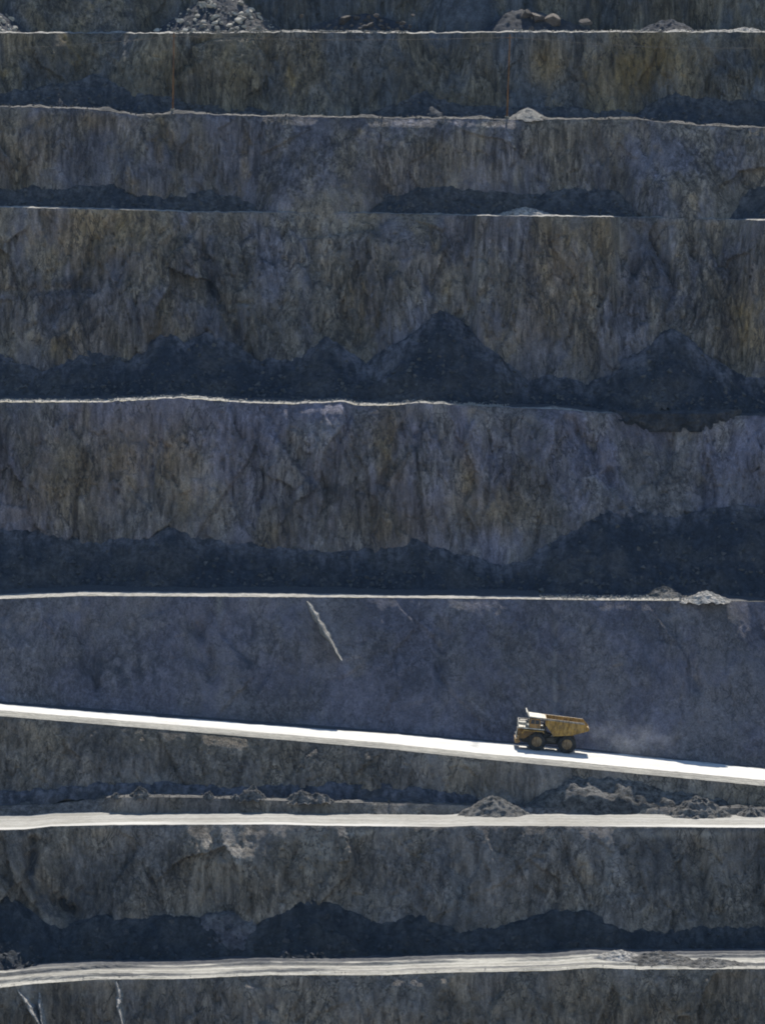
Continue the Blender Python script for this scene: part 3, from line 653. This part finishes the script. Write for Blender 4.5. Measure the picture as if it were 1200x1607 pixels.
        lathe(bm, [(r*.585,f*h*.86),(r*.5,f*h*.9),(r*.47,f*h*.62),(r*.3,f*h*.62),(r*.27,f*h*.98),(r*.12,f*h*1.04),(0.0005,f*h*1.04)], (0,0,0), 40)
        for k in range(12):
            a = 2*math.pi*k/12; tube(bm, (r*.385*math.cos(a),f*h*.6,r*.385*math.sin(a)), (r*.385*math.cos(a),f*h*.7,r*.385*math.sin(a)), .05, 6)
        bm_obj('rim', bm, M['rim'], wo_)
    rw = 1.58
    wheel(0,-2.75,rw,rw,1.0,-1); wheel(0,2.75,rw,rw,1.0,1)
    for y, f in ((-2.75,-1),(-1.65,-1),(1.65,1),(2.75,1)): wheel(5.45,y,rw,rw,1.0,f)
    return root
truck = build_truck()
# stands on the haul road: near front wheel meets the ground at photo pixel (840,1178)
L3 = LV[3]
def road_z(x): return float(np.interp(x, XS, L3['z']))
row_g = 1178.5; Yt_ = 1036.
for _ in range(30):
    x_, z_ = unproj(840.5, row_g, Yt_); Yt_ += (float(z_)-road_z(float(x_)))*6
TX, TY = float(x_), Yt_
slope = math.atan2(road_z(TX)-road_z(TX+6), 6.0)
truck.location = (TX, TY+3.25, road_z(TX)+.01); truck.rotation_euler = (0, slope, R(0)); truck.scale = (.97, .97, .97)
print('truck at', TX, TY, 'crest', float(np.interp(TX, XS, L3['yc'])), 'toe', float(np.interp(TX, XS, L3['yt'])), 'slope', math.degrees(slope))

# dust trailing behind the truck
def dust():
    b = NB('dust'); o = b.n('ShaderNodeTexCoord').outputs['Object']
    ln = b.n('ShaderNodeVectorMath'); ln.operation = 'LENGTH'; b.t.links.new(o, ln.inputs[0])
    fall = b.ramp(ln.outputs['Value'], .15, .98, 1, 0)
    sp = b.n('ShaderNodeSeparateXYZ'); b.t.links.new(o, sp.inputs[0])
    nz = b.ramp(b.noise(b.mapv(o, (2.2,1.2,1.2)), 1.6, 5, .6), .38, .72, 0, 1)
    den = b.math('MULTIPLY', b.math('MULTIPLY', fall, nz), b.ramp(sp.outputs[0], -1, 1, 1.6, .25))
    v = b.n('ShaderNodeVolumePrincipled'); v.inputs['Color'].default_value = (.72,.76,.84,1); v.inputs['Anisotropy'].default_value = .3
    b.put(v.inputs['Density'], b.math('MULTIPLY', den, .055))
    ou = b.n('ShaderNodeOutputMaterial'); b.t.links.new(v.outputs[0], ou.inputs['Volume']); return b.m
bm = bmesh.new(); bmesh.ops.create_icosphere(bm, subdivisions=4, radius=1)
dc = bm_obj('dust_cloud', bm, dust(), None, 0, True)
dp = P(1003, 1161, TY+2.5); dc.location = dp; dc.scale = (12, 4.2, 4.6); dc.rotation_euler = (0, R(7), 0)
tag(dc, kind='stuff')

# ------------------------------------------------------------------ rocks
rng = random.Random(5)
def rock_mesh(seed):
    r = random.Random(seed); bm = bmesh.new(); bmesh.ops.create_icosphere(bm, subdivisions=3, radius=1)
    planes = []
    for _ in range(11):
        n = Vector((r.gauss(0,1), r.gauss(0,1), r.gauss(0,1))).normalized(); planes.append((n, r.uniform(.45,.8)))
    for v in bm.verts:
        for n, d in planes:
            k = v.co.dot(n)-d
            if k > 0: v.co -= n*k
        v.co *= 1+.03*r.uniform(-1,1)
        v.co.z *= .8
    me = bpy.data.meshes.new('boulder'); bm.to_mesh(me); bm.free(); return me
def rockmat(name, a, bb):
    b = NB(name); o = b.obj(); info = b.n('ShaderNodeObjectInfo')
    col = b.mix(b.ramp(b.noise(o, 1.6, 5, .65), .35, .65), a, bb)
    col = b.mix(1.0, col, b.mix(info.outputs['Random'], (.38,.38,.38), (1.2,1.16,1.1)), 'MULTIPLY')
    return b.out(col, .9, b.bump(b.noise(o, 4, 4, .7), .7, .15))
M['boulder'] = rockmat('boulder stone', (.095,.08,.07), (.15,.13,.115))
M['paleboulder'] = rockmat('pale boulder stone', (.34,.32,.28), (.46,.44,.39))
RM = [rock_mesh(100+i) for i in range(6)]
for m_ in RM: m_.materials.append(M['boulder'])
RP = [m_.copy() for m_ in RM]
for m_ in RP: m_.materials.clear(); m_.materials.append(M['paleboulder'])
def boulder(loc, s, label, group=None, pale=False, flatn=1.):
    o = bpy.data.objects.new('boulder', (RP if pale else RM)[rng.randrange(6)]); C.objects.link(o)
    o.location = loc; o.rotation_euler = (rng.uniform(-.5,.5), rng.uniform(-.5,.5), rng.uniform(0,6.28))
    s *= 1.3; o.scale = (s*rng.uniform(.9,1.2), s*rng.uniform(.85,1.1), s*rng.uniform(.8,1.05)*flatn)
    return tag(o, label, 'boulder', group)

# rubble banks on the top bench that carry the stones
L8 = LV[8]
def bank(px0, px1, pts, Y, seed, mat='scree', tan=.75):
    """a bank of rubble with crest line given as (px,row) at distance Y; returns its height function"""
    fx = []; fz = []
    for p in np.arange(px0, px1+1, 5.):
        r = np.interp(p, [a for a,_ in pts], [b for _,b in pts]); x, z = unproj(p, r, Y); fx.append(float(x)); fz.append(float(z))
    fx = np.array(fx); fz = np.array(fz)
    def hf(X, Yq):
        X = np.asarray(X, float); Z = np.full(np.broadcast(X, Yq).shape, -1e9)
        for a, c in zip(fx, fz): Z = np.maximum(Z, c-tan*np.sqrt((X-a)**2+(Yq-Y)**2+.3))
        return Z+.3*fbm(X/1.4, Yq/1.4, 600+seed, 3)
    xs = np.arange(fx.min()-10, fx.max()+10, .35); ys = np.arange(Y+12, L8['Yc']-3.5, -.35)
    X, Yg = np.meshgrid(xs, ys); Z = hf(X, Yg)
    zb = np.interp(xs, XS, L8['z'])[None,:]; ycr = np.interp(xs, XS, L8['yc'])[None,:]
    lim = np.where(Yg < ycr+.35, 1e9, zb-.3); mask = Z > lim; Z = np.maximum(Z, np.minimum(lim, zb-.3))
    o = grid_mesh('rubble_slope', X, Yg, Z, M[mat], np.zeros(X.shape+(3,)), mask); tag(o, kind='stuff')
    return hf
def on_bank(hf, px, row, Y0, Y1):
    """walk the sight line from the front until it meets the bank or the bench"""
    for Y in np.arange(Y0, Y1, .15):
        x, z = unproj(px, row, Y)
        if float(z) <= max(float(hf(np.array([float(x)]), np.array([Y]))[0]), float(np.interp(float(x), XS, L8['z']))): return Vector((float(x), Y, float(z)))
    return None
bankA = bank(272, 418, [(272,28),(300,8),(330,-6),(355,-10),(385,4),(418,32)], 1190.5, 1, 'scree')
bankB = bank(-40, -8, [(-40,-10),(-8,10)], 1190, 2, 'scree')
bankC = bank(500, 650, [(500,34),(540,20),(575,17),(620,28),(650,42)], 1190.5, 3, 'scree')
bankD = bank(800, 925, [(800,14),(820,11),(850,17),(885,27),(925,43)], 1189, 4, 'scree')
n = 0
for _ in range(1500):
    if n >= 175: break
    px = rng.uniform(246, 455); row = rng.uniform(-6, 50)
    if row < np.interp(px, [250,285,330,405,445], [24,0,-14,2,38]): continue
    p = on_bank(bankA, px, row, 1177.4, 1191.5)
    if p is None: continue
    s = .15+.62*rng.random()**2.6
    boulder(p+Vector((0,0,s*.25)), s, 'pale stone in the bright rock pile at the top edge', 'stones of the bright rock pile', True); n += 1
n = 0
for _ in range(400):
    if n >= 26: break
    px = rng.uniform(-8, 28); row = rng.uniform(0, 50)
    if row < 12+px*1.0: continue
    p = on_bank(bankB, px, row, 1177.4, 1191)
    if p is None: continue
    s = .26+.45*rng.random()**2
    boulder(p+Vector((0,0,s*.25)), s, 'pale stone in the small rock pile in the top left corner', 'stones of the corner rock pile', True); n += 1
n = 0
named = [(538.6,31,1.35,'largest reddish boulder with a flat top in the row right of the rock pile',.8),(560.6,27,.8,'pinkish boulder right of the largest reddish one',1.),(581.7,38,.85,'wide pinkish boulder lying in front of the scattered stones',.8),
 (826,21,1.25,'bright topped boulder at the left of the big boulder trio',1.),(845,27,1.4,'dark middle boulder of the big trio with a lit rim',1.),(868,31,1.75,'biggest dark rounded boulder on the top bench with a bright upper rim',1.),(918,38,1.25,'pale flat boulder alone right of the big boulder trio',.7),
 (648,25,.4,'small reddish stone lying alone high on the dark slope',1.),(474,25,.45,'small stone alone above the right foot of the rock pile',1.)]
for px, row, s, lab, fl in named:
    hf = bankC if px < 700 else bankD
    p = on_bank(hf, px, row+s*3, 1177.4, 1191) or P(px, row, 1187)
    boulder(p+Vector((0,0,s*.35)), s, lab, None, False, fl)
small = [(573,31),(594,29),(598,33),(565,45),(526,44),(516,41),(602,45),(588,45),(625,35),(632,37),(623,46),(633.5,46),(649,47),(643,41),(567,38),(578,27),(590,24),(552,40),(610,44),(616,46),(508,45),(536,44),(545,46),(572,43),(583,32),(606,38),(597,40),(640,46),(629,42)]
for px, row in small:
    p = on_bank(bankC, px, row, 1177.6, 1190) or P(px, row, 1181)
    s = rng.uniform(.3, .58); boulder(p+Vector((0,0,s*.2)), s, 'small pinkish stone scattered round the reddish boulders on the top bench', 'scattered stones on the top bench')
boulder(P(834,45,1178.6), .5, 'small reddish stone at the left end of the bright top ledge by the big boulders')

# fine stones lying loose on the sunny heaps and ledge rims: too many to count
def crumbs(n, pick, smin, smax, mat, seed):
    r = random.Random(seed); vs = []; fs = []
    base = [Vector(v) for v in ((1,0,0),(-.8,.5,0),(-.3,-.9,.1),(.1,.1,.9),(.2,.5,-.6))]
    tri = [(0,1,3),(1,2,3),(2,0,3),(1,0,4),(2,1,4),(0,2,4)]
    for _ in range(n):
        c = pick(r)
        if c is None: continue
        s = smin+(smax-smin)*r.random()**2; q = Matrix.Rotation(r.uniform(0,6.28), 3, Vector((r.gauss(0,1),r.gauss(0,1),r.gauss(0,1))).normalized())
        k = len(vs)
        for b_ in base: vs.append(c+q @ (b_*s*r.uniform(.7,1.3)))
        fs += [(a+k,b_+k,c_+k) for a,b_,c_ in tri]
    me = bpy.data.meshes.new('loose_stones'); me.from_pydata([tuple(v) for v in vs], [], fs)
    return tag(link('loose_stones', me, M[mat]), kind='stuff')
def scree_pick(k):
    X, Y, Z, zb, head, vis = SCREE[k]
    def f(r):
        for _ in range(20):
            a, b_ = vis[r.randrange(len(vis))]; q = (head[a,b_]-Z[a,b_])/max(head[a,b_]-zb[0,b_], .5)
            if r.random() < .06+q**2: return Vector((X[a,b_]+r.uniform(-.2,.2), Y[a,b_]+r.uniform(-.2,.2), Z[a,b_]+.05))
    return f
def rim_pick(i, px0, px1, d0, d1):
    L = LV[i]
    def f(r):
        x = float(unproj(r.uniform(px0, px1), 0, L['Yc'])[0]); d = d0+(d1-d0)*r.random()**1.5
        return Vector((x, float(np.interp(x, XS, L['yc']))+d, float(np.interp(x, XS, L['z']))+.15+r.random()*.25))
    return f
for k, q in enumerate((900, 100, 1500, 1500, 350, 450, 100, 300, 350)): crumbs(q, scree_pick(k), .12, .7, 'screestone' if k > 1 else 'screelight', 20+k)
crumbs(900, rim_pick(8, 270, 640, .2, 5), .08, .3, 'paleboulder', 1)
crumbs(500, rim_pick(8, 800, 1230, .2, 4), .06, .25, 'paleboulder', 2)
crumbs(1200, rim_pick(5, -30, 800, .2, 5), .06, .26, 'bench', 3)
crumbs(700, rim_pick(4, 850, 1140, .2, 6), .06, .3, 'bench', 4)
crumbs(420, rim_pick(2, 150, 1230, .0, 5), .06, .3, 'rubble', 5)
crumbs(500, rim_pick(7, -30, 1230, .0, 4), .06, .3, 'rubble', 6)
crumbs(260, rim_pick(0, -30, 1230, .0, 3), .05, .16, 'track', 7)

# ------------------------------------------------------------------ poles and cables
def pole(px, row0, pxt, rowt, Y, label):
    b0 = P(px, row0, Y); t0 = P(pxt, rowt, Y)
    root = bpy.data.objects.new('utility_pole', None); C.objects.link(root); root.location = b0; tag(root, label, 'pole', 'rusty poles on the second bench')
    d = t0-b0
    bm = bmesh.new(); tube(bm, (0,0,-.8), d, .18, 12, .14); bm_obj('shaft', bm, M['rust'], root, 0, True)
    bm = bmesh.new(); tube(bm, d+Vector((0,0,-.02)), d+Vector((0,0,.12)), .19, 12); bm_obj('cap', bm, M['rust'], root)
    bm = bmesh.new(); tube(bm, d*.965+Vector((-.55,-.2,0)), d*.965+Vector((.55,-.2,0)), .06, 8); bm_obj('cable_bracket', bm, M['rust'], root)
    bm = bmesh.new(); box(bm, -.4, .4, -.4, .4, -.5, .25); bm_obj('footing', bm, M['steel'], root, .04)
    return b0+d
YP = 1158.5
topA = pole(795, 184, 800, 54, YP, 'right of the two thin rusty poles, beside the pale pointed gravel heap')
topB = pole(271, 172, 273, 52, YP, 'left of the two thin rusty poles, below the bright rock pile')
def cable(p, q, sag, label):
    cu = bpy.data.curves.new('power_cable', 'CURVE'); cu.dimensions = '3D'; cu.bevel_depth = .045; cu.bevel_resolution = 2
    s = cu.splines.new('POLY'); s.points.add(40)
    for k in range(41):
        t = k/40; v = p.lerp(q, t)-Vector((0,0,4*sag*t*(1-t))); s.points[k].co = (v.x, v.y, v.z, 1)
    o = bpy.data.objects.new('power_cable', cu); C.objects.link(o); cu.materials.append(M['cable'])
    me = bpy.data.meshes.new_from_object(o); bpy.data.objects.remove(o)
    o = link('power_cable', me); return tag(o, label, 'cable')
cable(topA-Vector((-.5,.2,.5)), P(1300, 72, YP), 1.1, 'thin cable running right from the right rusty pole across the rock face')
cable(topB-Vector((.5,.2,.5)), P(-120, 76, YP), .8, 'thin cable running left from the left rusty pole')
cable(topB-Vector((-.5,.2,.5)), topA-Vector((.5,.2,.5)), .6, 'thin cable strung between the two rusty poles')

# pale spill of broken rock running down from the long ledge
def spill(pts, wid, outw, label, seed, mat='pale', i=4):
    n, mcs = 60, 9
    t = np.linspace(0, 1, n)[:,None]; u = np.linspace(-1, 1, mcs)[None,:]
    pr = np.interp(t, np.linspace(0, 1, len(pts)), [p[0] for p in pts]); rr = np.interp(t, np.linspace(0, 1, len(pts)), [p[1] for p in pts])
    wv = np.interp(t, [0,.08,.45,.75,1], [.3,.6,1,.7,.15])*wid*(1+.45*fbm(t*9, u*.8+seed, 700+seed, 4))
    X = np.zeros((n, mcs)); Y = X.copy(); Z = X.copy()
    for a in range(n):
        yy = LV[i]['Yc']
        for _ in range(3):
            x, z = unproj(pr[a,0], rr[a,0], yy); yy = float(wallY(i-1, float(x), float(z)))
        X[a] = float(x)+u[0]*wv[a]+.1*float(perlin(np.array([t[a,0]*6.]), np.array([seed*1.7]), 720)[0]); Z[a] = float(z); Y[a] = yy+.6-(outw*t[a,0]*(1-.25*t[a,0]**4)+.9)*(1-np.abs(u[0])**1.8)
    Y = Y+.45*fbm(X/.9, Z/1.3, 710+seed, 4)
    o = grid_mesh('rock_spill', X, Y, Z, M[mat], np.zeros(X.shape+(3,))); return tag(o, label, 'rock spill')
spill([(481,943),(496,966),(515,1000),(536,1034)], 0.9, 4.8, 'pale streak of broken rock slanting down the wall below the long ledge', 1, 'spillpale')
spill([(28,1554),(42,1570),(55,1590),(74,1618)], .8, 6.0, 'longer pale streak of broken rock in the bottom left corner below the lowest track', 2, 'pale', 0)
spill([(62,1558),(63,1575),(66,1596),(74,1618)], .5, 5.6, 'short pale streak joining the longer one in the bottom left corner', 3, 'pale', 0)
spill([(182,1540),(188,1562),(186,1575),(195,1606)], .6, 6., 'thin wavy pale streak below the lowest track right of the corner streaks', 4, 'pale', 0)

# ------------------------------------------------------------------ ground far and near
def sheet(name, x0, x1, y0, y1, z, mat):
    me = bpy.data.meshes.new(name); me.from_pydata([(x0,y0,z),(x1,y0,z),(x1,y1,z),(x0,y1,z)], [], [(0,1,2,3)])
    return tag(link(name, me, M[mat]), kind='structure')
sheet('pit_floor', -6000, 6000, -300, 957, .0, 'ground')
sheet('plateau', -6000, 6000, 1207, 7000, CAMZ+9.6, 'ground')
X = np.stack([XS, XS]); grid_mesh('rim_ground', X, np.stack([np.full(XS.shape, 1210.), RIM['yc']]), np.stack([np.full(XS.shape, CAMZ+9.8), RIM['z']]), M['ground'])['kind'] = 'structure'

# ------------------------------------------------------------------ the kilometre of air in front of the wall
bm = bmesh.new(); box(bm, -6100, 6100, -400, 7100, -1, CAMZ+30)
hb = NB('haze'); hv = hb.n('ShaderNodeVolumePrincipled'); hv.inputs['Color'].default_value = (.36,.62,1.0,1); hv.inputs['Density'].default_value = 0.9e-5
ho = hb.n('ShaderNodeOutputMaterial'); hb.t.links.new(hv.outputs[0], ho.inputs['Volume'])
tag(bm_obj('haze', bm, hb.m, None), kind='stuff')
